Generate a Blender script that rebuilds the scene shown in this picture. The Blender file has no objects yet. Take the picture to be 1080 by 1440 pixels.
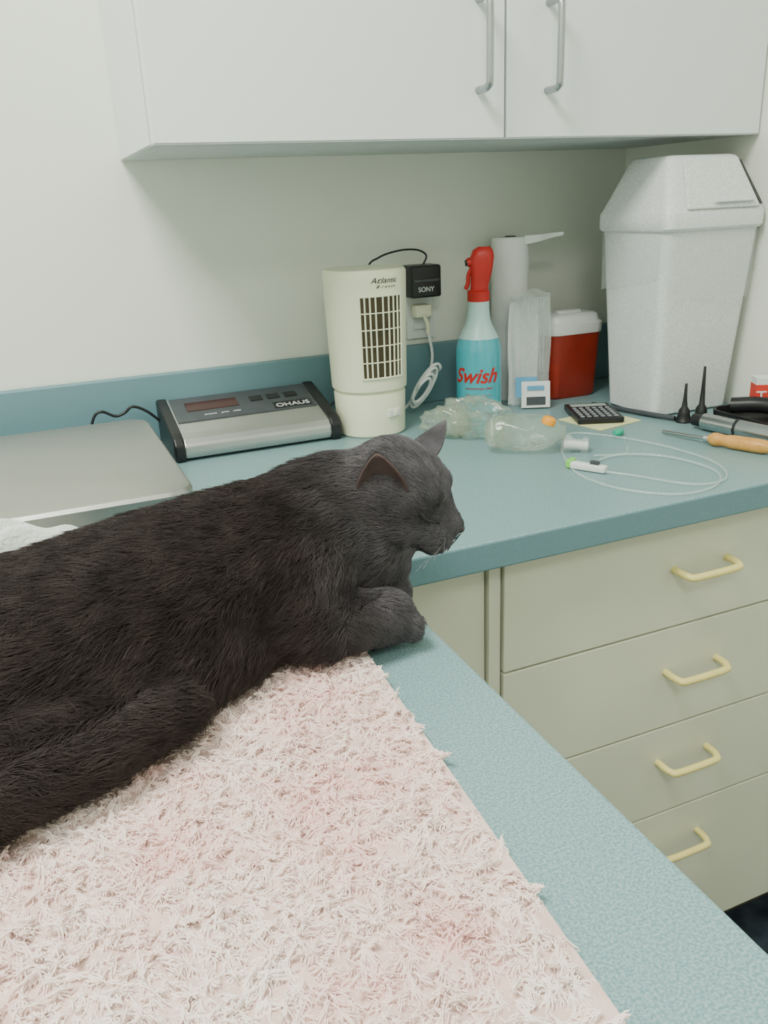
import bpy, bmesh, math, random
import numpy as np
from mathutils import Vector, Matrix
from mathutils.bvhtree import BVHTree
random.seed(3); rng=np.random.default_rng(3)
COL=bpy.context.scene.collection
FLOOR=-0.83; CEIL=1.55; XR=0.784; XL=-1.7; YF=-3.0

# ------------------------------------------------------------- materials
def mat(name,c,rough=.5,metal=0,var=0,vscale=40,c2=None,bump=0,bscale=200,trans=0,alpha=1,coat=0,spec=.5,emit=0,ior=1.45,detail=3,ramp=(.35,.65)):
    m=bpy.data.materials.new(name);m.use_nodes=True
    nt=m.node_tree;b=nt.nodes['Principled BSDF']
    b.inputs['Base Color'].default_value=(*c,1);b.inputs['Roughness'].default_value=rough
    b.inputs['Metallic'].default_value=metal;b.inputs['IOR'].default_value=ior
    b.inputs['Specular IOR Level'].default_value=spec
    b.inputs['Transmission Weight'].default_value=trans;b.inputs['Alpha'].default_value=alpha
    b.inputs['Coat Weight'].default_value=coat
    if emit: b.inputs['Emission Color'].default_value=(*c,1);b.inputs['Emission Strength'].default_value=emit
    geo=nt.nodes.new('ShaderNodeNewGeometry')
    if c2 is None and var: c2=tuple(min(1,x*(1-var)) for x in c)
    if c2 is not None:
        n=nt.nodes.new('ShaderNodeTexNoise');n.inputs['Scale'].default_value=vscale;n.inputs['Detail'].default_value=detail
        r=nt.nodes.new('ShaderNodeValToRGB');r.color_ramp.elements[0].position=ramp[0];r.color_ramp.elements[1].position=ramp[1]
        r.color_ramp.elements[0].color=(*c,1);r.color_ramp.elements[1].color=(*c2,1)
        nt.links.new(geo.outputs['Position'],n.inputs['Vector']);nt.links.new(n.outputs['Fac'],r.inputs['Fac']);nt.links.new(r.outputs['Color'],b.inputs['Base Color'])
    if bump:
        n=nt.nodes.new('ShaderNodeTexNoise');n.inputs['Scale'].default_value=bscale
        bp=nt.nodes.new('ShaderNodeBump');bp.inputs['Strength'].default_value=bump;bp.inputs['Distance'].default_value=.002
        nt.links.new(geo.outputs['Position'],n.inputs['Vector']);nt.links.new(n.outputs['Fac'],bp.inputs['Height']);nt.links.new(bp.outputs['Normal'],b.inputs['Normal'])
    return m
M={}
M['wall']=mat('wall_paint',(.81,.84,.76),.75,bump=.15,bscale=120)
M['ceil']=mat('ceiling_tile',(.85,.86,.82),.9,bump=.4,bscale=90)
M['floor']=mat('floor_vinyl',(.05,.07,.09),.4,c2=(.02,.03,.045),vscale=30)
M['teal']=mat('laminate_teal',(.145,.280,.300),.34,c2=(.290,.425,.430),vscale=620,detail=2,ramp=(.40,.62))
M['tealedge']=mat('laminate_teal_edge',(.125,.25,.29),.5,c2=(.165,.295,.33),vscale=900)
M['white']=mat('cabinet_white',(.82,.87,.87),.45,bump=.05,bscale=300)
M['edge']=mat('cabinet_edge_grey',(.50,.54,.54),.5,var=.1)
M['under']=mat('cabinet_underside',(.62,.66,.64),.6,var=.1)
M['cream']=mat('drawer_cream',(.73,.75,.61),.5,bump=.05,bscale=60,var=.06,vscale=6)
M['gap']=mat('shadow_gap_dark',(.10,.09,.06),.8,var=.2)
M['hyel']=mat('handle_yellow_plastic',(.90,.79,.30),.35,var=.05)
M['steelh']=mat('brushed_nickel',(.42,.44,.46),.35,1,var=.1)
M['steel']=mat('stainless_steel',(.46,.46,.44),.38,1,var=.08,vscale=8,bump=.06,bscale=500)
M['silver']=mat('silver_plastic',(.55,.56,.54),.32,.85,var=.05)
M['black']=mat('black_plastic',(.015,.016,.018),.4,var=.3)
M['dpanel']=mat('panel_dark_grey',(.06,.07,.08),.4,var=.15)
M['led']=mat('led_window',(.05,.01,.01),.15,var=.2)
M['print']=mat('print_white',(.8,.82,.82),.6,var=.02)
M['fan']=mat('fan_cream_plastic',(.84,.86,.64),.38,var=.04,vscale=10)
M['fandark']=mat('fan_grille_dark',(.06,.045,.02),.7,var=.3)
M['cyan']=mat('blue_cleaner_liquid',(.075,.50,.60),.15,var=.1,vscale=15,coat=.4)
M['cyanlt']=mat('bottle_translucent',(.55,.80,.79),.3,var=.05)
M['red']=mat('red_plastic',(.62,.025,.02),.35,var=.1)
M['sharps']=mat('sharps_red_plastic',(.34,.030,.014),.35,var=.2,vscale=20)
M['whitep']=mat('white_plastic',(.80,.82,.80),.4,var=.03)
M['paper']=mat('paper_white',(.82,.84,.82),.9,bump=.3,bscale=300,var=.03)
M['film']=mat('clear_film',(.80,.88,.86),.12,alpha=.30,bump=.8,bscale=60,var=.05)
M['film2']=mat('clear_film_thin',(.85,.9,.9),.15,alpha=.22,bump=.8,bscale=50,var=.05)
M['film3']=mat('crinkled_clear_vinyl',(.92,.96,.82),.06,alpha=.50,trans=.85,ior=1.22,coat=.6,bump=1,bscale=45,var=.05)
M['ambu']=mat('silicone_clear_green',(.90,.95,.74),.07,alpha=.52,trans=.85,ior=1.18,coat=.8,var=.06,vscale=30,bump=.9,bscale=45)
M['tube']=mat('clear_tubing',(.70,.82,.80),.12,alpha=.28,coat=.6,var=.02)
M['orange']=mat('orange_plastic',(.9,.36,.02),.35,var=.05)
M['wood']=mat('amber_handle',(.72,.38,.10),.35,c2=(.60,.28,.06),vscale=60)
M['green']=mat('green_plastic',(.25,.7,.12),.35,var=.05)
M['green2']=mat('teal_green_plastic',(.02,.45,.28),.35,var=.05)
M['bin']=mat('speckled_bin_plastic',(.64,.68,.68),.45,c2=(.80,.83,.82),vscale=420,detail=2,ramp=(.4,.6))
M['notey']=mat('yellow_paper',(.78,.78,.42),.8,var=.05)
M['blue']=mat('label_blue',(.12,.38,.62),.5,var=.1)
M['cloth']=mat('white_terry',(.70,.74,.70),.95,bump=1,bscale=260,var=.1)
M['metal']=mat('chrome_metal',(.5,.52,.53),.25,1,var=.1)
M['light']=mat('diffuser',(1,.98,.92),.6,emit=5,var=.01)
M['rugbase']=mat('rug_backing',(.80,.60,.54),.95,bump=1,bscale=150,var=.15)
M['keys']=mat('calculator_keys',(.30,.32,.35),.5,var=.3,vscale=300)
M['lcd']=mat('lcd_grey',(.42,.50,.44),.3,var=.05)
M['redp']=mat('box_red_print',(.70,.05,.03),.6,var=.05)

# ------------------------------------------------------------- helpers
def link(o): COL.objects.link(o); return o
def mesh(name,verts,faces,m=None,smooth=False):
    me=bpy.data.meshes.new(name);me.from_pydata([tuple(v) for v in verts],[],faces);me.update()
    o=link(bpy.data.objects.new(name,me))
    if m: me.materials.append(M[m] if isinstance(m,str) else m)
    bm=bmesh.new();bm.from_mesh(me);bmesh.ops.recalc_face_normals(bm,faces=bm.faces);bm.to_mesh(me);bm.free()
    if smooth:
        me.polygons.foreach_set('use_smooth',[True]*len(me.polygons))
    return o
def box(name,x0,x1,y0,y1,z0,z1,m,bev=0,seg=2,rot=None):
    bm=bmesh.new();bmesh.ops.create_cube(bm,size=1)
    for v in bm.verts: v.co=Vector((v.co.x*(x1-x0),v.co.y*(y1-y0),v.co.z*(z1-z0)))
    if bev: bmesh.ops.bevel(bm,geom=bm.edges[:],offset=bev,segments=seg,profile=.5,affect='EDGES')
    me=bpy.data.meshes.new(name);bm.to_mesh(me);bm.free();me.materials.append(M[m])
    if bev: me.polygons.foreach_set('use_smooth',[True]*len(me.polygons)); 
    o=link(bpy.data.objects.new(name,me));o.location=((x0+x1)/2,(y0+y1)/2,(z0+z1)/2)
    if rot is not None:o.rotation_euler=rot
    if bev:
        md=o.modifiers.new('wn','WEIGHTED_NORMAL')
    return o
def rrect(hx,hy,r,n=6):
    pts=[]
    r=min(r,hx*.999,hy*.999)
    for k,(cx,cy) in enumerate([(hx-r,hy-r),(-hx+r,hy-r),(-hx+r,-hy+r),(hx-r,-hy+r)]):
        for i in range(n+1):
            a=math.pi/2*(k+i/n); pts.append((cx+r*math.cos(a),cy+r*math.sin(a)))
    return pts
def circ(r,n=40,ry=None):
    ry=ry or r
    return [(r*math.cos(2*math.pi*i/n),ry*math.sin(2*math.pi*i/n)) for i in range(n)]
def loft(name,rings,m,cap=True,smooth=True,center=(0,0),rot=0,sharp=True):
    V=[];F=[];n=len(rings[0][0]);ca,sa=math.cos(rot),math.sin(rot)
    for pts,z in rings:
        for x,y in pts: V.append((center[0]+ca*x-sa*y,center[1]+sa*x+ca*y,z))
    for k in range(len(rings)-1):
        for i in range(n):
            j=(i+1)%n;F.append((k*n+i,k*n+j,(k+1)*n+j,(k+1)*n+i))
    if cap: F.append(tuple(range(n))[::-1]);F.append(tuple(range((len(rings)-1)*n,len(rings)*n)))
    o=mesh(name,V,F,m,smooth)
    if sharp:
        try: o.data.set_sharp_from_angle(angle=math.radians(35))
        except Exception: pass
    return o
def lathe(name,prof,m,center,n=40):
    return loft(name,[(circ(max(r,.0001),n),z) for r,z in prof],m,center=center)
def cat_rom(P,k=8):
    P=[Vector(p) for p in P];Q=[P[0]*2-P[1]]+P+[P[-1]*2-P[-2]];out=[]
    for i in range(1,len(Q)-2):
        a,b,c,d=Q[i-1],Q[i],Q[i+1],Q[i+2]
        for j in range(k):
            t=j/k
            out.append(.5*((2*b)+(c-a)*t+(2*a-5*b+4*c-d)*t*t+(3*b-a-3*c+d)*t**3))
    out.append(P[-1]);return out
def tube(name,P,r,m,smooth=8,cyc=False,res=3):
    if smooth: P=cat_rom(P,smooth)
    cu=bpy.data.curves.new(name,'CURVE');cu.dimensions='3D';sp=cu.splines.new('POLY');sp.points.add(len(P)-1)
    for i,p in enumerate(P): sp.points[i].co=(*p,1)
    sp.use_cyclic_u=cyc;cu.bevel_depth=r;cu.bevel_resolution=res;cu.use_fill_caps=True
    cu.materials.append(M[m] if isinstance(m,str) else m)
    return link(bpy.data.objects.new(name,cu))
def text(name,s,size,m,loc,rot,ext=.0002,fn=None,align='CENTER',shear=0,sx=1,bold=0):
    cu=bpy.data.curves.new(name,'FONT');cu.body=s;cu.size=size;cu.extrude=ext;cu.align_x=align;cu.shear=shear;cu.offset=bold
    o=bpy.data.objects.new(name,cu);link(o);bpy.context.view_layer.update()
    me=bpy.data.meshes.new_from_object(o.evaluated_get(bpy.context.evaluated_depsgraph_get()))
    bpy.data.objects.remove(o);me.materials.clear();me.materials.append(M[m])
    o=link(bpy.data.objects.new(name,me))
    for v in me.vertices: v.co.x*=sx
    if fn:
        for v in me.vertices: v.co=fn(v.co)
    else: o.location=loc;o.rotation_euler=rot
    return o
def group(name,parts,loc=None):
    bpy.context.view_layer.update()
    e=link(bpy.data.objects.new(name,None));e.empty_display_size=.05
    e.location=loc
    for p in parts:
        p.parent=e;p.matrix_parent_inverse=Matrix.Translation(loc).inverted()
    return e

# ------------------------------------------------------------- room
box('floor',XL,XR,YF,0,FLOOR-.05,FLOOR,'floor')
box('ceiling',XL,XR,YF,0,CEIL,CEIL+.05,'ceil')
box('wall_back',XL-.1,XR+.1,0,.1,FLOOR-.05,CEIL+.05,'wall')
box('wall_right',XR,XR+.1,YF-.1,0,FLOOR-.05,CEIL+.05,'wall')
box('wall_left',XL-.1,XL,YF-.1,0,FLOOR-.05,CEIL+.05,'wall')
box('wall_front',XL,XR,YF-.1,YF,FLOOR-.05,CEIL+.05,'wall')
box('baseboard_left',XL,XL+.012,YF,-.65,FLOOR,FLOOR+.1,'edge')

# ------------------------------------------------------------- countertop (L)
T=.033
def prism(name,poly,z0,z1,m):
    n=len(poly);V=[(x,y,z0) for x,y in poly]+[(x,y,z1) for x,y in poly]
    F=[tuple(range(n))[::-1],tuple(range(n,2*n))]+[(i,(i+1)%n,n+(i+1)%n,n+i) for i in range(n)]
    return mesh(name,V,F,m)
PX0=-.80;PY=-1.95
poly=[(XL,-.001),(XL,-.635),(PX0,-.635),(PX0,PY),(0,PY),(0,-.635),(XR,-.635),(XR,-.001)]
slab=prism('counter_slab',poly,-T,0,'teal')
slab.data.materials.append(M['tealedge'])
for p in slab.data.polygons:
    if abs(p.normal.z)<.5: p.material_index=1
md=slab.modifiers.new('b','BEVEL');md.width=.0025;md.segments=2;md.limit_method='ANGLE'
bs=box('backsplash',XL,XR,-.020,-.001,.0,.103,'tealedge',.002)
group('countertop',[slab,bs],(0,-.5,0))

# ------------------------------------------------------------- drawer base cabinet
P=[];yf=-.605
P.append(box('carcass',XL+.0,XR-.001,yf+.02,-.001,FLOOR+.1,-T-.001,'gap'))
P.append(box('toe_kick',XL,XR-.001,yf+.07,-.01,FLOOR,FLOOR+.1,'gap'))
zs=[-T-.004,-.187,-.3376,-.4821,-.728]
for i in range(4):
    P.append(box(f'drawer_front_{i+1}',.1726,XR-.004,yf,yf+.019,zs[i+1]+.0025,zs[i],'cream',.0015))
    zc=[-.104,-.250,-.391,-.537][i]
    x0,x1=.415,.499;y0=yf
    P.append(tube(f'drawer_pull_{i+1}',[(x0,y0+.002,zc),(x0,y0-.014,zc),(x0+.003,y0-.024,zc-.001),(x0+.012,y0-.028,zc-.002),(x1-.012,y0-.028,zc-.002),(x1-.003,y0-.024,zc-.001),(x1,y0-.014,zc),(x1,y0+.002,zc)],.0048,'hyel',5))
P.append(box('end_stile',.155,.1695,yf+.004,yf+.019,FLOOR+.1,-T-.001,'cream'))
P.append(box('door_panel',.002,.153,yf+.010,yf+.0195,FLOOR+.1,-T-.006,'cream',.0015))
group('drawer_cabinet',P,(.4,-.3,-.45))
P=[box('carcass',PX0+.03,-.03,PY+.03,-.60,FLOOR+.1,-T-.001,'cream'),box('toe_kick',PX0+.09,-.09,PY+.09,-.60,FLOOR,FLOOR+.1,'gap')]
group('peninsula_cabinet',P,(-.4,-1.2,-.45))

# ------------------------------------------------------------- upper cabinet
H=.4115;xl=-.1054;xm=.3464;Dc=.3089;HT=1.15
P=[box('carcass',xl,XR-.001,-Dc+.021,-.001,H,HT,'white')]
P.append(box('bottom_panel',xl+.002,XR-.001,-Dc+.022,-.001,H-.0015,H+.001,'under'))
P.append(box('cabinet_door_l',xl,xm-.002,-Dc,-Dc+.019,H-.001,HT,'white',.001))
P.append(box('cabinet_door_r',xm+.002,XR-.003,-Dc,-Dc+.019,H-.001,HT,'white',.001))
P.append(box('door_gap',xm-.004,xm+.004,-Dc+.016,-Dc+.022,H,HT,'gap'))
P.append(box('edge_band',xl-.0006,xl+.002,-Dc+.0188,-Dc+.0212,H,HT,'edge'))
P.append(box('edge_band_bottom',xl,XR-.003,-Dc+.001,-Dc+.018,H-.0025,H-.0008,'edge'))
for i,hx in enumerate([.306,.408]):
    z0,z1=.466,.566;y0=-Dc
    P.append(tube(f'bar_pull_{i+1}',[(hx,y0+.002,z0),(hx,y0-.020,z0),(hx,y0-.027,z0+.003),(hx,y0-.030,z0+.012),(hx,y0-.030,z1-.012),(hx,y0-.027,z1-.003),(hx,y0-.02,z1),(hx,y0+.002,z1)],.0045,'steelh',5))
group('wall_cabinet',P,(.34,-.15,.78))

# ------------------------------------------------------------- swing-lid bin
bc=(.6885,-.258);cx,cy=bc
P=[]
P.append(loft('bin_body',[(rrect(.068,.054,.012),0),(rrect(.074,.060,.014),.004),(rrect(.075,.061,.014),.02),(rrect(.089,.079,.016),.286)],'bin',center=bc))
P.append(loft('lid_rim',[(rrect(.0915,.082,.015),.280),(rrect(.094,.085,.016),.284),(rrect(.094,.085,.016),.304),(rrect(.0925,.0835,.015),.307)],'bin',center=bc))
P.append(loft('lid_roof',[(rrect(.0925,.0835,.015),.306),(rrect(.079,.064,.013),.345),(rrect(.068,.049,.011),.376),(rrect(.064,.044,.010),.382),(rrect(.058,.038,.008),.384)],'bin',center=bc))
def slab_quad(name,q,th,m,bev=.001):
    q=[Vector(a) for a in q];n=(q[1]-q[0]).cross(q[3]-q[0]).normalized()
    V=q+[a+n*th for a in q];F=[(3,2,1,0),(4,5,6,7),(0,1,5,4),(1,2,6,5),(2,3,7,6),(3,0,4,7)]
    o=mesh(name,V,F,m);md=o.modifiers.new('b','BEVEL');md.width=bev;md.segments=2;return o
P.append(slab_quad('swing_flap',[(cx-.060,cy-.0825,.3085),(cx+.074,cy-.0835,.3085),(cx+.054,cy-.0495,.3785),(cx-.046,cy-.0485,.3785)],.004,'bin',.0015))
P.append(slab_quad('flap_gap',[(cx+.0755,cy-.0800,.311),(cx+.0845,cy-.0765,.311),(cx+.0630,cy-.0470,.374),(cx+.0555,cy-.0495,.374)],.0038,'black',.0005))
P.append(slab_quad('flap_grip',[(cx-.012,cy-.0850,.316),(cx+.060,cy-.0855,.316),(cx+.059,cy-.0825,.322),(cx-.011,cy-.0820,.322)],.005,'bin',.001))
V=[];F=[];ring0=rrect(.0905,.0805,.016,6);n=len(ring0)
rows=9
for k in range(rows):
    t=k/(rows-1)
    for i,(x,y) in enumerate(ring0):
        a=i/n*2*math.pi
        z=.288-t*(.085+.018*math.sin(3*a+.6)+.01*math.sin(7*a))
        s=1.002-.025*t+.010*math.sin(9*a+2*t)*t+.005*math.sin(21*a)*t
        V.append((cx+x*s+ (.0008*math.sin(30*a)),cy+y*s,z))
for k in range(rows-1):
    for i in range(n): j=(i+1)%n;F.append((k*n+i,k*n+j,(k+1)*n+j,(k+1)*n+i))
P.append(mesh('bin_liner',V,F,'film2',True))
group('swing_lid_bin',P,(cx,cy,0))

# ------------------------------------------------------------- sharps container
c=(.598,-.090)
P=[loft('container_body',[(rrect(.044,.036,.014),0),(rrect(.047,.039,.015),.004),(rrect(.0525,.0445,.017),.116)],'sharps',center=c),
   loft('container_lid',[(rrect(.054,.046,.018),.112),(rrect(.055,.047,.018),.115),(rrect(.055,.047,.018),.129),(rrect(.051,.043,.016),.132),(rrect(.048,.040,.015),.142),(rrect(.044,.036,.013),.145)],'whitep',center=c),
   loft('lid_slot',[(rrect(.025,.012,.01),.1445),(rrect(.024,.011,.01),.150)],'whitep',center=(c[0],c[1]-.01))]
group('sharps_container',P,(*c,0))

# ------------------------------------------------------------- paper towel roll
c=(.508,-.056)
P=[lathe('roll',[(.031,.0),(.032,.002),(.032,.272),(.031,.274),(.010,.274),(.010,.270)],'paper',c)]
V=[];F=[]
for i in range(11):
    t=i/10
    x=c[0]+.008+ t*.064; y=c[1]-.032-.02*t-.004*math.sin(t*6)
    V+= [(x,y,.276+.003*t),(x,y,.262+.012*t)]
for i in range(10): F.append((2*i,2*i+1,2*i+3,2*i+2))
P.append(mesh('loose_sheet',V,F,'paper',True))
P.append(lathe('core',[(.009,.2705),(.009,.276),(.003,.276)],'dpanel',c,20))
group('paper_towel_roll',P,(*c,0))

# ------------------------------------------------------------- packaged supplies in clear bag
P=[]
def wavy(name,c,ang,w,h,m,z0=0,lean=.02,amp=.004,nx=14,nz=18,th=.010):
    V=[];F=[];ca,sa=math.cos(ang),math.sin(ang)
    for s in (0,1):
        for k in range(nz+1):
            for i in range(nx+1):
                u=i/nx*2-1;v=k/nz
                bul=(1-u**4)*math.sin(math.pi*min(1,v*1.05+.02))*th
                d=(bul if s else -bul)+amp*math.sin(5*u+3*v)*math.sin(7*v+u)
                x=u*w/2*(1-.04*math.sin(8*v));yy=d+lean*v
                V.append((c[0]+ca*x-sa*yy,c[1]+sa*x+ca*yy,z0+h*v+(.004*math.sin(4*u+1) if k==nz else 0)))
    N=(nx+1)*(nz+1)
    for s in (0,1):
        for k in range(nz):
            for i in range(nx):
                a=s*N+k*(nx+1)+i;F.append((a,a+1,a+nx+2,a+nx+1))
    return mesh(name,V,F,m,True)
ang=math.radians(-24)
P.append(wavy('clear_pouch',(.502,-.136),ang,.064,.190,'film',z0=.001,th=.008,lean=.004,amp=.003))
P.append(wavy('paper_packet',(.494,-.124),ang,.050,.182,'paper',z0=.001,th=.002,lean=.0,amp=.001))
ca,sa=math.cos(ang),math.sin(ang)
for i in range(8):
    u=-.018+.0055*i;P.append(tube(f'syringe_line_{i}',[(.502+ca*u,-.136+sa*u,.06),(.502+ca*u-sa*.002,-.136+sa*u+ca*.002,.178)],.0010,'film',0))
P.append(box('product_label',-.018,.018,-.0015,.0015,0,.034,'blue',rot=(math.radians(-8),0,ang)));P[-1].location=(.485,-.150,.036)
P.append(box('carton',-.024,.024,-.004,.004,0,.044,'whitep',.001,rot=(math.radians(-8),0,ang)));P[-1].location=(.497,-.160,.024)
P.append(box('carton_window',-.016,.016,-.001,.001,0,.014,'dpanel',rot=(math.radians(-8),0,ang)));P[-1].location=(.4952,-.1645,.014)
P.append(box('carton_stripe',-.022,.006,-.001,.001,0,.007,'blue',rot=(math.radians(-8),0,ang)));P[-1].location=(.4948,-.1632,.036)
group('supply_pouch',P,(.495,-.135,0))

# ------------------------------------------------------------- spray bottle
c=(.414,-.114)
P=[lathe('bottle',[(.034,0),(.0375,.003),(.0380,.01),(.0380,.100),(.0370,.110),(.0330,.122)],'cyan',c)]
P.append(lathe('bottle_neck',[(.0330,.1221),(.0270,.134),(.0225,.143),(.0195,.152),(.0178,.165),(.0172,.182)],'cyanlt',c))
P.append(lathe('collar',[(.0160,.180),(.0182,.181),(.0182,.196),(.0160,.199)],'red',c,24))
def head_ring(hx,hy,ox): return [(x+ox,y) for x,y in rrect(hx,hy,min(hx,hy)*.8,5)]
P.append(loft('trigger_head',[(head_ring(.0140,.013,.001),.196),(head_ring(.0145,.0125,.002),.208),(head_ring(.0165,.0125,.004),.222),(head_ring(.0185,.013,.005),.236),(head_ring(.0190,.013,.006),.250),(head_ring(.0160,.011,.007),.260),(head_ring(.010,.008,.009),.265)],'red',center=c,rot=math.radians(-24)))
d=Vector((-math.cos(math.radians(-24)),-math.sin(math.radians(-24)),0))
b=Vector((c[0],c[1],0))
P.append(tube('nozzle',[b+d*.010+Vector((0,0,.243)),b+d*.018+Vector((0,0,.241))],.0075,'red',0))
P.append(tube('nozzle_tip',[b+d*.018+Vector((0,0,.241)),b+d*.0215+Vector((0,0,.2405))],.005,'black',0))
P.append(tube('trigger_lever',[b+d*.010+Vector((0,0,.234)),b+d*.016+Vector((0,0,.222)),b+d*.017+Vector((0,0,.209)),b+d*.021+Vector((0,0,.200))],.0035,'red',6))
def wrap(rad,a0,zc):
    def f(v):
        a=a0+v.x/rad; r=rad+.0004+v.z
        return Vector((c[0]+r*math.cos(a),c[1]+r*math.sin(a),zc+v.y))
    return f
P.append(text('brand_script','Swish',.034,'red',None,None,.0003,wrap(.0380,math.radians(-130),.053),shear=.35,bold=.0006))
P.append(text('label_lines','concentrated glass cleaner',.0055,'red',None,None,.0002,wrap(.0380,math.radians(-118),.042),sx=.8))
P.append(text('label_lines_low','All surface cleaner  1L',.0055,'red',None,None,.0002,wrap(.0380,math.radians(-118),.030),sx=.8))
group('spray_bottle',P,(*c,0))

# ------------------------------------------------------------- tower fan
c=(.205,-.140);P=[]
def oval(r,q=1.0): 
    n=64;out=[]
    for i in range(n):
        a=2*math.pi*i/n;cx_,sy=math.cos(a),math.sin(a)
        ex=.85
        out.append((r*math.copysign(abs(cx_)**ex,cx_),r*q*math.copysign(abs(sy)**ex,sy)))
    return out
P.append(loft('fan_base',[(oval(.049),0),(oval(.052),.003),(oval(.0525),.02),(oval(.054),.064),(oval(.053),.067)],'fan',center=c))
P.append(loft('fan_body',[(oval(.0515),.066),(oval(.0515),.070),(oval(.056),.072),(oval(.0565),.076),(oval(.0605),.235),(oval(.0605),.244),(oval(.058),.248),(oval(.040),.249),(oval(.02),.249)],'fan',center=c))
def surf(a,z,off=0):
    r=.0565+(.0605-.0565)*(z-.076)/(.235-.076)
    cx_,sy=math.cos(a),math.sin(a)
    x=r*math.copysign(abs(cx_)**.85,cx_);y=r*math.copysign(abs(sy)**.85,sy)
    return Vector((c[0]+x+off*cx_,c[1]+y+off*sy,z))
A0=math.radians(-88);HW=math.radians(29);Z0,Z1=.092,.212
V=[];F=[];na=20
for k in range(2):
    for i in range(na+1): V.append(surf(A0-HW+2*HW*i/na,(Z0,Z1)[k],.0006))
for i in range(na): F.append((i,i+1,na+2+i,na+1+i))
P.append(mesh('grille_recess',V,F,'fandark',True))
for i in range(9):
    a=A0-HW+2*HW*i/8
    P.append(tube(f'grille_bar_{i}',[surf(a,Z0,.0012),surf(a,(Z0+Z1)/2,.0016),surf(a,Z1,.0012)],.0013 if 0<i<8 else .0016,'fan',0,res=2))
for j in range(6):
    z=Z0+(Z1-Z0)*j/5
    P.append(tube(f'grille_rib_{j}',[surf(A0-HW+2*HW*i/10,z,.001) for i in range(11)],.0009 if 0<j<5 else .0016,'fan',0,res=2))
def fwrap(a0,z0):
    def f(v):
        a=a0+v.x/.06; p=surf(a,z0+v.y,.0008+v.z);return p
    return f
P.append(text('maker_script','Atlantic',.011,'black',None,None,.0001,fwrap(math.radians(-84),.230),shear=.4))
P.append(text('maker_script_low','B r e e z e',.006,'black',None,None,.0001,fwrap(math.radians(-82),.223),shear=.4))
P.append(box('switch_plate',-.011,.011,-.002,.002,-.006,.006,'whitep',.001,rot=(0,0,math.radians(16))));P[-1].location=(c[0]+.0185,c[1]-.0515,.036)
P.append(box('switch_knob',-.003,.003,-.002,.002,-.004,.004,'fan',.001,rot=(0,0,math.radians(16))));P[-1].location=(c[0]+.021,c[1]-.054,.036)
group('tower_fan',P,(*c,0))

# ------------------------------------------------------------- outlet + adapter + plug + cords
P=[box('cover_plate',.334,.386,-.0065,-.0005,.112,.238,'whitep',.002)]
for z in (.145,.205): P.append(box('socket',.345,.375,-.0085,-.006,z-.017,z+.017,'whitep',.003))
group('wall_outlet',P,(.36,0,.175))
P=[box('adapter_block',.323,.379,-.052,-.009,.186,.238,'black',.004)]
P.append(text('adapter_label','SONY',.011,'print',(.350,-.0523,.196),(math.radians(90),0,0)))
P.append(box('adapter_rib',.328,.374,-.0535,-.0518,.212,.216,'dpanel',.0005))
P.append(tube('adapter_cord',[(.355,-.03,.236),(.362,-.03,.252),(.345,-.03,.262),(.31,-.035,.263),(.27,-.045,.255),(.25,-.04,.235),(.24,-.035,.15),(.22,-.035,.06),(.16,-.03,.012),(.145,-.03,.006)],.0016,'black'))
group('power_adapter',P,(.35,-.03,.21))
P=[box('plug_body',.340,.372,-.030,-.0087,.150,.172,'fan',.004),tube('plug_strain',[(.356,-.028,.155),(.357,-.040,.140),(.357,-.04,.125)],.0035,'fan')]
pts=[(.357,-.04,.130),(.362,-.045,.09),(.356,-.05,.06)]
for k in range(3*12+5):
    a=k/12*2*math.pi;q=k/12
    pts.append((.328+(.028-.004*q)*math.cos(a)-.006*q,-.085-.006*math.sin(a)-.008*q,.046+(.034-.005*q)*math.sin(a+.45)+.012*math.cos(a+.45)*(1 if q<1.5 else .3)))
pts+=[(.30,-.07,.012),(.262,-.09,.006)]
P.append(tube('fan_cord',pts,.0026,'whitep',4))
group('power_cord',P,(.33,-.05,.08))

# ------------------------------------------------------------- scale display
P=[]
def extr(name,prof,x0,x1,m,sm=False):
    n=len(prof);V=[(x0,y,z) for y,z in prof]+[(x1,y,z) for y,z in prof]
    F=[tuple(range(n)),tuple(range(n,2*n))[::-1]]+[(i,(i+1)%n,n+(i+1)%n,n+i) for i in range(n)]
    return mesh(name,V,F,m)
prof=[(-.164,.004),(-.169,.012),(-.168,.024),(-.160,.032),(-.146,.037),(-.036,.066),(-.030,.062),(-.030,.004)]
o=extr('housing',prof,-.094,.130,'silver');md=o.modifiers.new('b','BEVEL');md.width=.003;md.segments=3;P.append(o)
cap=[(y+(-.002 if y<-.1 else .002),z+(.0025 if z>.02 else -.003)) for y,z in prof]
for nm,x0,x1 in (('end_cap_l',-.108,-.092),('end_cap_r',.128,.146)):
    o=extr(nm,cap,x0,x1,'black');md=o.modifiers.new('b','BEVEL');md.width=.005;md.segments=3;P.append(o)
sl=math.atan2(.029,.110)
def onslope(t,h=0):
    return (-.146+.110*t-math.sin(sl)*h,.037+.029*t+math.cos(sl)*h)
def slopebox(name,x0,x1,t0,t1,h,m,bev=.0006):
    y,z=onslope((t0+t1)/2,h/2);L=(t1-t0)*.1137
    o=box(name,x0,x1,-L/2,L/2,-h/2,h/2,m,bev,rot=(sl,0,0));o.location=((x0+x1)/2,y,z);return o
P.append(slopebox('panel',-.090,.126,.28,.97,.0016,'dpanel'))
P.append(slopebox('led_window',-.070,.010,.55,.80,.0024,'led'))
for i in range(3): P.append(slopebox(f'button_{i}',.030+.028*i,.050+.028*i,.62,.76,.003,'black'))
P.append(slopebox('name_strip',.060,.120,.32,.50,.0024,'black'))
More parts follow.
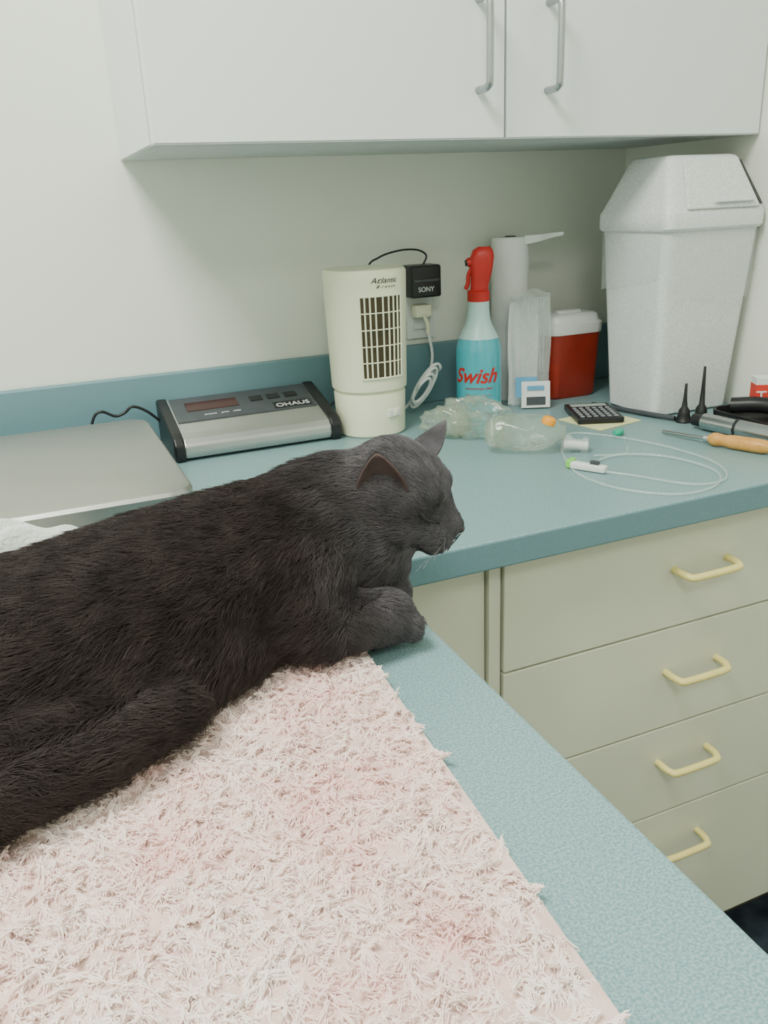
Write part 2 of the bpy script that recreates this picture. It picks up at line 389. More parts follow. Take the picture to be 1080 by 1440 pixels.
y,z=onslope(.345,.0027);P.append(text('nameplate','OHAUS',.016,'print',(.090,y,z),(sl,0,0)))
y,z=onslope(.40,.0019);P.append(text('panel_legend','on/zero    print    units',.006,'print',(-.02,y,z),(sl,0,0)))
for x in(-.07,.11):
    for y in (-.14,-.05):P.append(lathe('foot',[(.006,0),(.006,.005)],'black',(x,y),16))
P.append(tube('data_cable',[(-.10,-.05,.030),(-.125,-.052,.056),(-.145,-.052,.066),(-.158,-.052,.058),(-.172,-.052,.055),(-.190,-.052,.064),(-.203,-.052,.056),(-.215,-.055,.02),(-.22,-.06,.004)],.0022,'black'))
group('scale_display',P,(.02,-.1,0))

# ------------------------------------------------------------- steel weighing platform
P=[];pc=(-.403,-.290);hx,hy=.270,.188
P.append(loft('weighing_pan',[(rrect(hx-.008,hy-.008,.022),.034),(rrect(hx,hy,.03),.035),(rrect(hx,hy,.03),.055),(rrect(hx-.003,hy-.003,.028),.059),(rrect(hx-.008,hy-.008,.024),.060)],'steel',center=pc))
P.append(loft('platform_base',[(rrect(hx-.03,hy-.02,.02),.010),(rrect(hx-.03,hy-.02,.02),.034)],'silver',center=pc))
for sx in(-1,1):
    for sy in(-1,1):P.append(lathe('foot',[(.014,0),(.014,.011)],'black',(pc[0]+sx*(hx-.05),pc[1]+sy*(hy-.05)),20))
group('weighing_platform',P,(*pc,0))

# ------------------------------------------------------------- white terry towel
def blob_cloth(name,c,sx,sy,h,m,seed=0):
    n=48;V=[];F=[]
    for j in range(n+1):
        for i in range(n+1):
            u=i/n*2-1;v=j/n*2-1
            e=max(0,1-(abs(u)**4))*max(0,1-(abs(v)**4))
            z=.003+h*e*(.80+.12*math.sin(5*u+2*v+seed)+.08*math.sin(9*v-4*u))
            V.append((c[0]+sx*u+.004*math.sin(9*v),c[1]+sy*v+.003*math.sin(11*u),z))
    for j in range(n):
        for i in range(n): a=j*(n+1)+i;F.append((a,a+1,a+n+2,a+n+1))
    o=mesh(name,V,F,m,True);return o
tw=blob_cloth('terry_towel',(-.325,-.532),.095,.044,.076,'cloth',2)

# ------------------------------------------------------------- resuscitator bag etc.
def ellip(name,c,r,rot,m,n=28):
    bm=bmesh.new();bmesh.ops.create_uvsphere(bm,u_segments=n,v_segments=n//2,radius=1)
    for v in bm.verts: v.co=Vector((v.co.x*r[0],v.co.y*r[1],v.co.z*r[2]))
    me=bpy.data.meshes.new(name);bm.to_mesh(me);bm.free();me.materials.append(M[m] if isinstance(m,str) else m);me.polygons.foreach_set('use_smooth',[True]*len(me.polygons))
    o=link(bpy.data.objects.new(name,me));o.location=c;o.rotation_euler=rot;return o
P=[]
def lathe_x(name,prof,m,c,rot,n=32,crease=0):
    V=[];F=[]
    for r,x in prof:
        for i in range(n):
            a=2*math.pi*i/n;rr=r*(1+crease*(math.sin(3*a+x*90)+.7*math.sin(7*a-x*160)+.5*math.sin(11*a+x*300)))
            V.append((x,rr*math.cos(a),rr*math.sin(a)))
    for k in range(len(prof)-1):
        for i in range(n): j=(i+1)%n;F.append((k*n+i,k*n+j,(k+1)*n+j,(k+1)*n+i))
    F.append(tuple(range(n)));F.append(tuple(range((len(prof)-1)*n,len(prof)*n)))
    o=mesh(name,V,F,m,True);o.location=c;o.rotation_euler=rot
    try:o.data.set_sharp_from_angle(angle=math.radians(50))
    except Exception:pass
    return o
ra=math.radians(-32)
bagc=Vector((.345,-.37,.0285));ax=Vector((math.cos(ra),math.sin(ra),0))
bp_=[]
key=[(.010,-.056),(.017,-.052),(.023,-.042),(.0255,-.025),(.026,-.005),(.0255,.012),(.023,.028),(.017,.042),(.012,.049),(.011,.055)]
for (r0,x0),(r1,x1) in zip(key[:-1],key[1:]):
    for q in range(4): bp_.append((r0+(r1-r0)*q/4,x0+(x1-x0)*q/4))
bp_.append(key[-1])
P.append(lathe_x('squeeze_bag',bp_,'ambu',bagc,(0,0,ra),56,.030))
P.append(lathe_x('bag_ring_rear',[(.018,-.0475),(.0205,-.0470),(.0215,-.0445)],'film',bagc,(0,0,ra)))
P.append(lathe_x('outlet_neck',[(.010,.052),(.013,.054),(.013,.062),(.009,.066),(.009,.078),(.012,.080),(.012,.086),(.008,.088)],'film',bagc-Vector((0,0,.0115)),(0,.1,ra)))
P.append(lathe_x('valve_core',[(.006,.054),(.006,.086)],'whitep',bagc-Vector((0,0,.0115)),(0,.1,ra)))
P.append(lathe_x('orange_valve',[(.002,-.004),(.0095,-.004),(.0095,.003),(.007,.006),(.001,.007)],'orange',bagc+ax*.028+Vector((-.003,-.012,.0185)),(0,-math.pi/2+.3,ra)))
def crumple(name,R,loc,rz,m,ph0=0,nu=44,nv=26):
    V=[];F=[]
    for j in range(nv):
        ph=-math.pi/2+math.pi*j/(nv-1)
        for i in range(nu):
            th=2*math.pi*i/nu
            r=1+.13*math.sin(5*th+3*ph+ph0)+.09*math.sin(9*th-4*ph)+.07*math.sin(14*ph+2*th+ph0)
            x=R[0]*r*math.cos(ph)*math.cos(th);y=R[1]*r*math.cos(ph)*math.sin(th);z=R[2]*r*math.sin(ph)
            V.append((x,y,max(z,-loc[2]+.002)))
    for j in range(nv-1):
        for i in range(nu): k=(i+1)%nu;F.append((j*nu+i,j*nu+k,(j+1)*nu+k,(j+1)*nu+i))
    o=mesh(name,V,F,m,True);o.location=loc;o.rotation_euler=(0,0,rz);return o
P.append(crumple('reservoir_bag',(.060,.034,.030),(.325,-.258,.026),math.radians(-48),'film3'))
P.append(crumple('reservoir_pouch',(.036,.026,.022),(.288,-.236,.020),math.radians(-30),'film3',2.))
P.append(lathe_x('patient_mask',[(.026,-.014),(.027,-.010),(.022,0),(.013,.010),(.009,.014),(.009,.024)],'ambu',(.318,-.245,.026),(.2,-.2,math.radians(-50))))
group('resuscitator_bag',P,tuple(bagc))
P=[box('clip_body',-.024,.024,-.006,.006,0,.009,'whitep',.002,rot=(0,0,math.radians(-60)))];P[-1].location=(.368,-.487,.0052)
P.append(box('clip_green',-.004,.004,-.009,.009,0,.011,'green',.002,rot=(0,0,math.radians(-60))));P[-1].location=(.358,-.462,.0062)
P.append(box('clip_roller',-.006,.006,-.003,.003,0,.005,'dpanel',.001,rot=(0,0,math.radians(-60))));P[-1].location=(.373,-.493,.0118)
P.append(tube('drip_line',[(.378,-.508,.003),(.40,-.535,.002),(.44,-.60,.002),(.49,-.60,.002),(.525,-.54,.002),(.52,-.45,.002),(.49,-.37,.002),(.45,-.33,.002),(.40,-.38,.003),(.37,-.43,.003),(.345,-.50,.002),(.355,-.57,.002),(.40,-.618,.002),(.46,-.615,.002),(.50,-.57,.002),(.49,-.50,.003),(.45,-.46,.003),(.41,-.46,.003),(.385,-.48,.004)],.0017,'tube',8))
P.append(tube('drip_line_stub',[(.41,-.44,.002),(.45,-.455,.002),(.475,-.43,.002)],.0017,'tube',8))
P.append(lathe_x('luer_clamp',[(.003,-.010),(.0055,-.007),(.0055,.005),(.002,.010)],'green2',(.505,-.372,.0056),(0,0,.3)))
group('iv_drip_set',P,(.42,-.5,0))

# ------------------------------------------------------------- calculator, notes, pen
P=[];rz=math.radians(-22);cc=Vector((.540,-.262,.0))
def cb(name,x0,x1,y0,y1,z0,z1,m,bev=.0006):
    o=box(name,x0,x1,y0,y1,z0,z1,m,bev);cx_=(x0+x1)/2;cy_=(y0+y1)/2
    o.location=cc+Vector((cx_*math.cos(rz)-cy_*math.sin(rz),cx_*math.sin(rz)+cy_*math.cos(rz),(z0+z1)/2));o.rotation_euler=(0,0,rz);return o
P.append(cb('calc_body',-.036,.036,-.050,.050,.0025,.012,'black',.002))
P.append(cb('calc_screen',-.029,.029,.026,.042,.012,.0128,'lcd'))
for i in range(6):
    for j in range(5): P.append(cb('calc_key',-.0305+.0105*i,-.0305+.0105*i+.0062,-.045+.0135*j,-.045+.0135*j+.0065,.012,.0138,'keys',.0005))
group('calculator',P,tuple(cc))
n1=box('note_paper',-.045,.045,-.045,.045,.0004,.0018,'notey',rot=(0,0,math.radians(10)));n1.location=(.535,-.285,.0012)
pen=tube('ballpoint_pen',[(.580,-.205,.005),(.628,-.350,.005)],.004,'dpanel',0)
a=Vector((.562,-.400,.005));b=Vector((.578,-.475,.009));e=Vector((.615,-.560,.010));dr=(e-b).normalized()
rzz=math.atan2(dr.y,dr.x)
P=[tube('shaft',[a,b],.0028,'metal',0),tube('ferrule',[b-dr*.006,b+dr*.004],.0055,'metal',0)]
P.append(lathe_x('grip',[(.005,0),(.009,.006),(.0095,.012),(.0078,.022),(.0095,.034),(.0098,.060),(.0095,.075),(.0075,.083),(.003,.086)],'wood',b+Vector((0,0,.001)),(0,0,rzz)))
group('screwdriver',P,tuple(b))

# ------------------------------------------------------------- otoscope specula + tray + handle + small box
def specula(name,c,h):
    o=lathe(name,[(.012,0),(.0125,.002),(.0105,.006),(.009,.012),(.0085,.018),(.0045,.024),(.0030,h*.6),(.0020,h-.001),(.0014,h)],'black',c,24);return o
s1=specula('otoscope_speculum',(.638,-.358),.060);s2=specula('otoscope_speculum.001',(.670,-.360),.083)
P=[];tc=Vector((.726,-.460,0))
tr=loft('tray_shell',[(rrect(.050,.085,.02),.001),(rrect(.054,.089,.022),.004),(rrect(.055,.090,.022),.020),(rrect(.052,.087,.02),.020),(rrect(.050,.085,.018),.006)],'black',center=(tc.x,tc.y))
P.append(tr)
P.append(tube('instrument_grip',[(.695,-.395,.026),(.720,-.43,.030),(.740,-.49,.028)],.012,'black',8))
group('instrument_case',P,(tc.x,tc.y,0))
P=[tube('handle_barrel',[(.630,-.410,.013),(.640,-.465,.013)],.0125,'metal',0),tube('handle_barrel_low',[(.640,-.465,.013),(.652,-.530,.013)],.0130,'steelh',0),tube('handle_head',[(.626,-.392,.013),(.630,-.410,.013)],.009,'black',0),tube('handle_ring',[(.6395,-.463,.013),(.6405,-.467,.013)],.0136,'black',0)]
group('otoscope_handle',P,(.65,-.45,.01))
P=[box('carton',-.020,.020,-.012,.012,0,.052,'whitep',.001,rot=(0,0,math.radians(-28)))];P[-1].location=(.745,-.412,.0415)
P.append(box('carton_print',-.0202,.0202,-.0125,.0125,0,.034,'redp',rot=(0,0,math.radians(-28))));P[-1].location=(.745,-.412,.040)
P.append(text('carton_letter','T T',.026,'print',(.7385,-.4238,.030),(math.radians(90),0,math.radians(-28))))
group('medicine_box',P,(.758,-.415,.03))

# ------------------------------------------------------------- rug
rug=[(-.068,-.795),(-.090,-1.20),(-.11,-1.42),(-.68,-1.40),(-.66,-.70),(-.35,-.72),(-.10,-.785)]
def inpoly(x,y,poly):
    c=np.zeros(len(x),bool);n=len(poly)
    for i in range(n):
        x1,y1=poly[i];x2,y2=poly[(i+1)%n]
        cond=((y1>y)!=(y2>y))&(x<(x2-x1)*(y-y1)/(y2-y1+1e-12)+x1);c^=cond
    return c
base=prism('rug_base',[p for p in rug],.0005,.007,'rugbase')
def hairobj(name,P0,D,L,rad,bend,m,K=5,tip=.25,curl=0):
    n=len(P0);t=np.linspace(0,1,K)[None,:,None]
    pos=P0[:,None,:]+D[:,None,:]*(L[:,None,None]*t)+bend[:,None,:]*(L[:,None,None]*t**2)
    if curl:
        ph=rng.random((n,1,1))*6.28
        e1=rng.normal(size=(n,1,3));e1/=np.linalg.norm(e1,axis=2,keepdims=True)
        e2=rng.normal(size=(n,1,3));e2/=np.linalg.norm(e2,axis=2,keepdims=True)
        pos=pos+curl*np.minimum(t*2,1)*(np.sin(t*8+ph)*e1+np.cos(t*8+ph)*e2)
    hc=bpy.data.hair_curves.new(name);hc.add_curves([K]*n)
    hc.attributes['position'].data.foreach_set('vector',pos.astype(np.float32).ravel())
    ra=hc.attributes.get('radius') or hc.attributes.new('radius','FLOAT','POINT')
    rr=(rad[:,None]*(1-(1-tip)*np.linspace(0,1,K)[None,:]**1.5)).astype(np.float32)
    ra.data.foreach_set('value',rr.ravel())
    hc.materials.append(m)
    return link(bpy.data.objects.new(name,hc))
def rugmat():
    m=bpy.data.materials.new('rug_fibre');m.use_nodes=True;nt=m.node_tree;b=nt.nodes['Principled BSDF'];b.inputs['Roughness'].default_value=.75
    b.inputs['Specular IOR Level'].default_value=.35
    geo=nt.nodes.new('ShaderNodeNewGeometry');n=nt.nodes.new('ShaderNodeTexNoise');n.inputs['Scale'].default_value=11;n.inputs['Detail'].default_value=7;n.inputs['Roughness'].default_value=.6
    r=nt.nodes.new('ShaderNodeValToRGB');r.color_ramp.elements[0].position=.34;r.color_ramp.elements[1].position=.66
    r.color_ramp.elements[0].color=(.98,.89,.83,1);r.color_ramp.elements[1].color=(.93,.64,.60,1)
    e=r.color_ramp.elements.new(.50);e.color=(.96,.79,.735,1)
    nt.links.new(geo.outputs['Position'],n.inputs['Vector']);nt.links.new(n.outputs['Fac'],r.inputs['Fac']);nt.links.new(r.outputs['Color'],b.inputs['Base Color']);return m
RM=rugmat()
s=.0064;gx,gy=np.meshgrid(np.arange(-.70,-.05,s),np.arange(-1.30,-.69,s));gx=gx.ravel()+rng.uniform(-.5,.5,gx.size)*s;gy=gy.ravel()+rng.uniform(-.5,.5,gy.size)*s
k=inpoly(gx+.003+rng.normal(0,.0015,gx.size),gy,rug);gx=gx[k];gy=gy[k];nc=len(gx)
PER=26
cx_=np.repeat(gx,PER);cy_=np.repeat(gy,PER);n=len(cx_)
lean=np.repeat(rng.normal(0,.55,(nc,2)),PER,axis=0)
off=rng.normal(0,.0021,(n,2))
P0=np.stack([cx_+off[:,0],cy_+off[:,1],np.full(n,.0055)],1)
Dv=np.stack([lean[:,0]+off[:,0]*90,lean[:,1]+off[:,1]*90,np.ones(n)],1);Dv/=np.linalg.norm(Dv,axis=1,keepdims=True)
bend=np.stack([-off[:,0]*230+lean[:,0]*.3,-off[:,1]*230+lean[:,1]*.3,np.full(n,-.25)],1)
L=rng.uniform(.0065,.0105,n)*np.repeat(rng.uniform(.6,1.2,nc),PER)
under=cy_>np.interp(cx_,[-.6,-.33,-.2,-.10],[-.90,-.895,-.83,-.785]);L=np.where(under,L*.35,L)
rh=hairobj('rug_pile',P0,Dv,L,np.full(n,.00042),bend,RM,K=7,tip=.8,curl=.0009)
group('fluffy_rug',[base,rh],(-.3,-1.1,0))

# ------------------------------------------------------------- CAT
sph=[]
def add_chain(pts,step=.25):
    pts=[np.array(p,float) for p in pts]
    for a,b in zip(pts[:-1],pts[1:]):
        d=np.linalg.norm((b-a)[:3]);k=max(2,int(d/(min(a[3:].min(),b[3:].min())*step)))
        for i in range(k+1):
            q=a+(b-a)*i/k;sph.append((q[:3],q[3:]))
def ch(pts,step=.25): add_chain([(x,y,z,r,r,r) for x,y,z,r in pts],step)
add_chain([(-.065,-.722,.078,.05,.052,.060),(-.11,-.724,.073,.05,.066,.062),(-.16,-.730,.071,.05,.080,.059),(-.22,-.745,.069,.05,.092,.056),(-.30,-.768,.066,.05,.100,.051),(-.38,-.785,.064,.05,.10,.048),(-.45,-.80,.061,.06,.09,.048),(-.50,-.81,.058,.05,.07,.045)],.3)
ch([(-.040,-.727,.058,.041),(-.05,-.715,.055,.048)])
ch([(-.085,-.718,.090,.051),(-.055,-.720,.102,.047),(-.025,-.724,.107,.042)])
ch([(-.05,-.735,.072,.042),(-.026,-.733,.078,.034)])
ch([(-.105,-.752,.066,.046),(-.125,-.775,.046,.040),(-.105,-.792,.034,.029),(-.07,-.790,.029,.0245),(-.046,-.787,.0265,.0235)])
for t in range(4):
    yy=-.803+t*.0100;sph.append((np.array([-.0330+.004*math.sin(t+.8),yy,.020]),np.array([.0105,.0066,.0135])))
ch([(-.07,-.70,.04,.03),(-.040,-.735,.030,.024),(-.027,-.745,.028,.021)])
ch([(-.34,-.82,.055,.052),(-.40,-.83,.055,.055)])
ch([(-.17,-.785,.036,.036),(-.22,-.815,.037,.038),(-.27,-.832,.039,.042),(-.34,-.845,.041,.044)])
ch([(-.54,-.84,.045,.034),(-.53,-.885,.038,.032),(-.46,-.908,.037,.034),(-.36,-.898,.037,.033),(-.28,-.874,.036,.030),(-.228,-.856,.034,.022)])
HS=1.20;yawh=math.radians(-39);pit=math.radians(-16)
Fv=np.array([math.cos(pit)*math.cos(yawh),math.cos(pit)*math.sin(yawh),math.sin(pit)])
Lv=np.array([-math.sin(yawh),math.cos(yawh),0.]);Uv=np.cross(Fv,Lv);Uv/=np.linalg.norm(Uv)
HC=np.array([-.010,-.730,.108])
def hp(f,l,u): return HC+HS*(f*Fv+l*Lv+u*Uv)
def hs(f,l,u,r): 
    p=hp(f,l,u);sph.append((p,np.array([r*HS]*3)))
def hch(a,b,k=6):
    for i in range(k+1):
        t=i/k;hs(*[a[j]+(b[j]-a[j])*t for j in range(4)])
hch((-.006,-.010,.004,.0335),(-.006,.010,.004,.0335))
hch((.006,-.009,.006,.0285),(.006,.009,.006,.0285))
for sg in (-1,1):
    hs(.004,sg*.021,-.014,.0215)
    hs(.016,sg*.014,-.010,.018)
    hs(.037,sg*.0080,-.0165,.0125)
    hs(.022,sg*.0125,.012,.0135)
hch((.014,0,.010,.022),(.034,0,-.003,.0120))
hch((.034,0,-.003,.0120),(.045,0,-.008,.0085))
hs(.035,0,-.026,.010);hch((.0,0,-.02,.02),(.03,0,-.024,.010))
bm=bmesh.new()
for cpt,r in sph:
    mt=Matrix.Translation(Vector(cpt))@Matrix.Diagonal((*[float(a) for a in r],1))
    bmesh.ops.create_icosphere(bm,subdivisions=3,radius=1,matrix=mt)
me=bpy.data.meshes.new('cat_tmp');bm.to_mesh(me);bm.free()
tmp=link(bpy.data.objects.new('cat_tmp',me))
r=tmp.modifiers.new('r','REMESH');r.mode='VOXEL';r.voxel_size=.0027
bpy.context.view_layer.update()
cm=bpy.data.meshes.new_from_object(tmp.evaluated_get(bpy.context.evaluated_depsgraph_get()))
bpy.data.objects.remove(tmp)
nv_=len(cm.vertices);co_=np.empty(nv_*3);cm.vertices.foreach_get('co',co_);co_=co_.reshape(-1,3)
ed=np.empty(len(cm.edges)*2,np.int32);cm.edges.foreach_get('vertices',ed);ed=ed.reshape(-1,2)
deg=np.bincount(ed.ravel(),minlength=nv_)[:,None].astype(float)
FC=hp(.028,0,-.006)
wf=np.clip((np.linalg.norm(co_-FC,axis=1)-.048)/.03,0,1);wp=np.clip((np.linalg.norm(co_-np.array([-.04,-.785,.02]),axis=1)-.03)/.03,0,1)
wsm=(np.minimum(wf,wp))[:,None]
for it in range(26):
    acc=np.zeros_like(co_);np.add.at(acc,ed[:,0],co_[ed[:,1]]);np.add.at(acc,ed[:,1],co_[ed[:,0]])
    w=.6*(wsm if it>=3 else np.ones_like(wsm))
    co_=co_+(acc/deg-co_)*w
zmin=np.where(co_[:,0]<-.066,.0145,.003);co_[:,2]=np.maximum(co_[:,2],zmin)
cm.vertices.foreach_set('co',co_.astype(np.float32).ravel());cm.update()
cm.materials.clear()
def catmat(name,rough=.6,dk=1.0):
    m=bpy.data.materials.new(name);m.use_nodes=True;nt=m.node_tree;b=nt.nodes['Principled BSDF'];b.inputs['Roughness'].default_value=rough
    b.inputs['Specular IOR Level'].default_value=.25
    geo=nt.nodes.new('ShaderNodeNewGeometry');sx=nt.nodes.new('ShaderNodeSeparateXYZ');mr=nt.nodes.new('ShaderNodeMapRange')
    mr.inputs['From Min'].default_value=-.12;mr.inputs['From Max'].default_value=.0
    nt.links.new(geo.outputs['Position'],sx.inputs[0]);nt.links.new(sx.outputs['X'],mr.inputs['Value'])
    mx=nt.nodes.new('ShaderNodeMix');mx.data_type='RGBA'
    mx.inputs[6].default_value=(.0285*dk,.0215*dk,.0200*dk,1);mx.inputs[7].default_value=(.088*dk,.084*dk,.093*dk,1)  # lighter grey towards the head is fur sheen painted into the colour
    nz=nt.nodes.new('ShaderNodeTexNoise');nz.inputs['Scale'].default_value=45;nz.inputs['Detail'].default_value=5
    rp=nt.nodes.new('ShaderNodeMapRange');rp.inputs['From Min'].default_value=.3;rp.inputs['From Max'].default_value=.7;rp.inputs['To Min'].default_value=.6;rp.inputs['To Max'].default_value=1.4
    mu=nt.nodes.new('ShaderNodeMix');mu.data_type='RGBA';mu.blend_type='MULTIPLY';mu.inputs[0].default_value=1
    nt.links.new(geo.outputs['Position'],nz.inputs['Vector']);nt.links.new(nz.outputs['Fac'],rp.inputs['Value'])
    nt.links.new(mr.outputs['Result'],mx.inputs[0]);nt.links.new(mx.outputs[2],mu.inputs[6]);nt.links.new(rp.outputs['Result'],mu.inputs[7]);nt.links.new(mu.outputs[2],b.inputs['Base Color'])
    return m
CB=catmat('cat_undercoat',.8,.6);CF=catmat('cat_fur',.55,1.25)
cm.materials.append(CB);cm.polygons.foreach_set('use_smooth',[True]*len(cm.polygons))
catb=link(bpy.data.objects.new('cat_body',cm))
parts=[catb]
EM=mat('ear_inner',(.075,.05,.048),.7,var=.3,vscale=80)
def ear(name,sg,base,tip,wd,wid=.0175):
    base=hp(*base);tip=hp(*tip)
    axis=tip-base;h=np.linalg.norm(axis);axis/=h
    wide=Fv*wd[0]+sg*Lv*wd[1]+Uv*wd[2];wide=wide-axis*(wide@axis);wide/=np.linalg.norm(wide)
    nrm=np.cross(wide,axis)
    if nrm@(Fv+sg*Lv*.8)<0:nrm=-nrm
    V=[];F=[];nu,nv=14,14
    for j in range(nv+1):
        v=j/nv;w=wid*HS*(1-v**2.2)**.8*(1+.12*math.sin(v*3.1))+.0012
        for i in range(nu+1):
            u=i/nu*2-1
            p=base-axis*.009+axis*(h+.009)*v+wide*u*w+nrm*((u*u)*.011*(1-v**2))-nrm*.003
            V.append(p)
    for j in range(nv):
        for i in range(nu):a=j*(nu+1)+i;F.append((a,a+1,a+nu+2,a+nu+1))
    o=mesh(name,V,F,None,True);o.data.materials.append(EM)
    md=o.modifiers.new('s','SOLIDIFY');md.thickness=.0016;md.offset=0
    return o,nrm,axis
e1,n1v,a1=ear('ear_near',-1,(-.003,-.0305,.014),(-.009,-.046,.040),(1,-.35,.1),.0155)
e2,n2v,a2=ear('ear_far',1,(.000,.0255,.024),(.016,.049,.043),(.5,-.8,.1),.0165)
parts+=[e1,e2]
def sample(me,n):
    me.calc_loop_triangles();nt_=len(me.loop_triangles)
    tri=np.empty(nt_*3,np.int32);me.loop_triangles.foreach_get('vertices',tri);tri=tri.reshape(-1,3)
    co=np.empty(len(me.vertices)*3,np.float32);me.vertices.foreach_get('co',co);co=co.reshape(-1,3)
    no=np.empty(len(me.vertices)*3,np.float32);me.vertices.foreach_get('normal',no);no=no.reshape(-1,3)
    A=co[tri];ar=np.linalg.norm(np.cross(A[:,1]-A[:,0],A[:,2]-A[:,0]),axis=1);ar/=ar.sum()
    ix=rng.choice(nt_,n,p=ar);u=rng.random((n,2));f=u.sum(1)>1;u[f]=1-u[f]
    w=np.stack([1-u.sum(1),u[:,0],u[:,1]],1)[:,:,None]
    Pp=(A[ix]*w).sum(1);Nn=(no[tri[ix]]*w).sum(1);Nn/=np.linalg.norm(Nn,axis=1,keepdims=True)+1e-9
    return Pp,Nn
Pp,Nn=sample(cm,220000)
keep=(Nn[:,2]>-.6);Pp=Pp[keep];Nn=Nn[keep];n=len(Pp)
nose=hp(.050,0,-.010)
headw=np.clip(1-(np.linalg.norm(Pp-HC,axis=1)-.048)/.03,0,1)[:,None]
fh=(Pp-nose);fh/=np.linalg.norm(fh,axis=1,keepdims=True)
fb=np.tile(np.array([-1,-.18,-.35]),(n,1))
low=np.clip((.05-Pp[:,2])/.04,0,1)[:,None]
fb=fb*(1-.5*low)+low*np.array([-.2,-.3,-.6])
tail=((Pp[:,1]<-.858)&(Pp[:,2]<.06)&(Pp[:,0]<-.2))[:,None];fb=np.where(tail,np.array([.9,.1,-.2]),fb)
paw=((Pp[:,0]>-.09)&(Pp[:,2]<.05))[:,None];fb=np.where(paw,np.array([.6,-.2,-.6]),fb)
flow=fb*(1-headw)+fh*headw
def clump(Pp,size,amp):
    ck=np.floor((Pp+rng.normal(0,size*.22,Pp.shape))/size).astype(int);hsh=((ck[:,0]*73856093)^(ck[:,1]*19349663)^(ck[:,2]*83492791))%4096
    return rng.normal(0,amp,(4096,3))[hsh],rng.random(4096)[hsh]
pa,la=clump(Pp,.009,.18);pb,lb=clump(Pp,.004,.15);pc_,lc=clump(Pp,.03,.2)
flow=flow+(pa+pb*.7+pc_)*(1-headw)+pb*.6*headw+rng.normal(0,.12,(n,3))
flow-=Nn*(flow*Nn).sum(1,keepdims=True);flow/=np.linalg.norm(flow,axis=1,keepdims=True)+1e-6
lift=(.45+.28*la[:,None])*(1-headw)+.40*headw
Dd=Nn*lift+flow*.85;Dd/=np.linalg.norm(Dd,axis=1,keepdims=True)
hw=headw[:,0]
L=(.0120*(1-hw)+.0055*hw)*rng.uniform(.6,1.2,n)*(.85+.3*lb);L=np.where(paw[:,0],.0055,L);L=np.where(Pp[:,2]<.024,L*.5,L)
dn=np.linalg.norm(Pp-nose,axis=1);L*=np.clip((dn-.006)/.03,.12,1)
for e in [hp(.028,sg*.018,.002) for sg in(-1,1)]:
    de=np.linalg.norm(Pp-e,axis=1);L*=np.clip(de/.012,.2,1)
fur=hairobj('cat_fur_coat',Pp,Dd,L,np.full(n,.00025),flow*.25-Nn*.22,CF,K=5,tip=.2)
parts.append(fur)
for o,nn,axx in((e1,n1v,a1),(e2,n2v,a2)):
    Pe,Ne=sample(o.data,7000)
    side=-nn
    De=side*.35+axx*.9+rng.normal(0,.12,Pe.shape);De/=np.linalg.norm(De,axis=1,keepdims=True)
    parts.append(hairobj('ear_fur',Pe+side*.0012,De,rng.uniform(.0015,.0035,len(Pe)),np.full(len(Pe),.00022),np.tile(side*.1,(len(Pe),1)),CF,K=4))
bvh=BVHTree.FromPolygons([v.co.copy() for v in cm.vertices],[tuple(p.vertices) for p in cm.polygons])
def onskin(p,off):
    q,nv,_,_=bvh.find_nearest(Vector(p));return q+nv*off
for sg,nm in((-1,'near'),(1,'far')):
    pts=[]
    for i in range(9):
        t=i/8*2-1
        pts.append(onskin(hp(.029+.0090*t,sg*(.021-.005*t),.002-.0045*t-.0028*(1-t*t)),.0030))
    parts.append(tube('eyelid_'+nm,pts,.0011,'black',0))
nm_=mat('nose_leather',(.045,.04,.045),.35,var=.2)
ntip=bvh.ray_cast(Vector(hp(.09,0,-.009)),Vector(-Fv))[0]
parts.append(ellip('nose',ntip-Vector(Fv)*.0012,(.0030,.0050,.0034),(0,-pit,yawh),nm_))
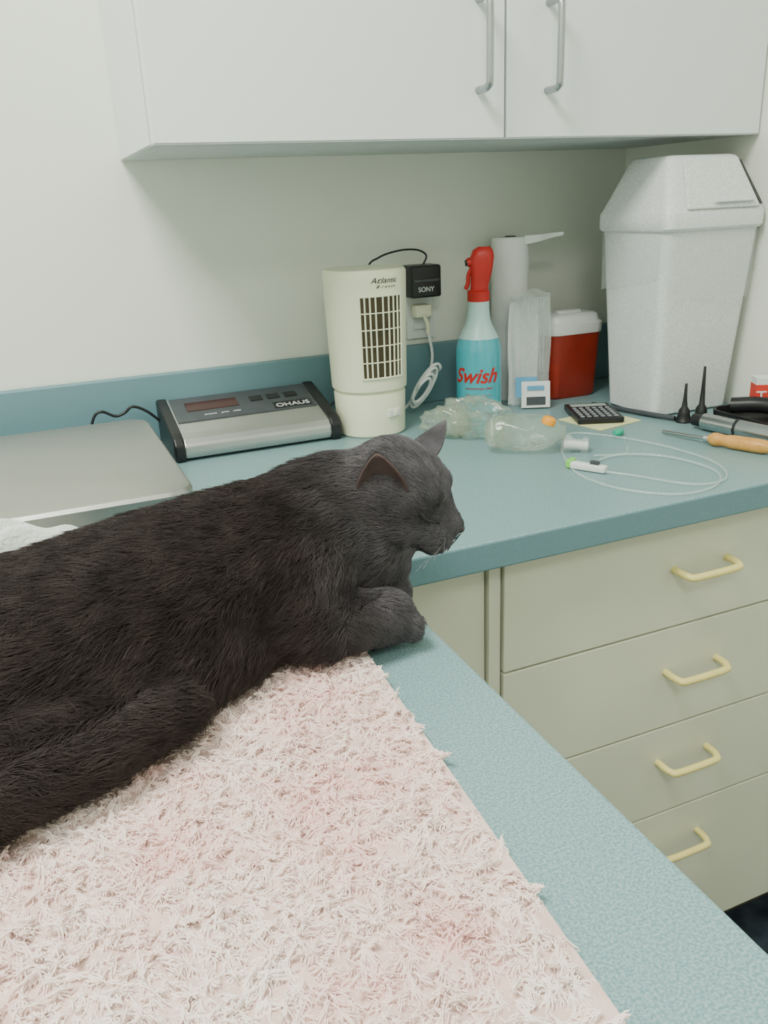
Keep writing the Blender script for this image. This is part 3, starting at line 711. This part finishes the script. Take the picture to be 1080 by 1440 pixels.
for sg in(-1,1):
    pts=[onskin(hp(.056,0,-.015),.0010),onskin(hp(.053,sg*.004,-.0215),.0012),onskin(hp(.043,sg*.013,-.0235),.0014)]
    parts.append(tube('mouth_line',pts,.0005,'black',4))
wm=mat('whisker',(.25,.25,.25),.5,var=.1)
for sg in(-1,1):
    for i in range(4):
        a=onskin(hp(.042,sg*.014,-.013-.003*i),0);a=Vector(a)
        d=Vector(Lv*sg*.8+Fv*(.1-.15*i)+Uv*(.15-.12*i)).normalized()
        parts.append(tube('whisker',[a,a+d*.018,a+d*.032+Vector((0,0,-.004))],.0001,wm,3,res=1))
group('grey_cat',parts,(-.2,-.76,0))

# ------------------------------------------------------------- lights
def area(name,loc,sx,sy,e,col):
    l=bpy.data.lights.new(name,'AREA');l.shape='RECTANGLE';l.size=sx;l.size_y=sy;l.energy=e;l.color=col
    o=link(bpy.data.objects.new(name,l));o.location=loc;return o
for i,(x,y,e) in enumerate([(-.62,-.92,33),(-.55,-2.3,15)]):  # second panel is an unseen light added as fill
    nm='ceiling_light' if i==0 else f'ceiling_light.{i:03d}'
    fr=box('fixture_frame',x-.32,x+.32,y-.32,y+.32,CEIL-.03,CEIL-.001,'whitep',.004)
    df=box('fixture_diffuser',x-.29,x+.29,y-.29,y+.29,CEIL-.034,CEIL-.029,'light')
    li=area('fixture_lamp',(x,y,CEIL-.04),.58,.58,e,(1,.995,.91))
    group(nm,[fr,df,li],(x,y,CEIL))
w=bpy.data.worlds.new('w');bpy.context.scene.world=w;w.use_nodes=True;w.node_tree.nodes['Background'].inputs[0].default_value=(.8,.85,.8,1);w.node_tree.nodes['Background'].inputs[1].default_value=.3

# ------------------------------------------------------------- camera
cam=bpy.data.cameras.new('camera');co=link(bpy.data.objects.new('camera',cam))
cam.sensor_fit='VERTICAL';cam.sensor_height=36;cam.lens=1175.19*36/1440;cam.clip_start=.02
R=Matrix.Rotation(math.radians(-22.1725),4,'Z')@Matrix.Rotation(math.radians(90-20.3651),4,'X')@Matrix.Rotation(math.radians(-2.6268),4,'Z')
co.matrix_world=Matrix.Translation((-.2699,-1.3423,.3393))@R
bpy.context.scene.camera=co
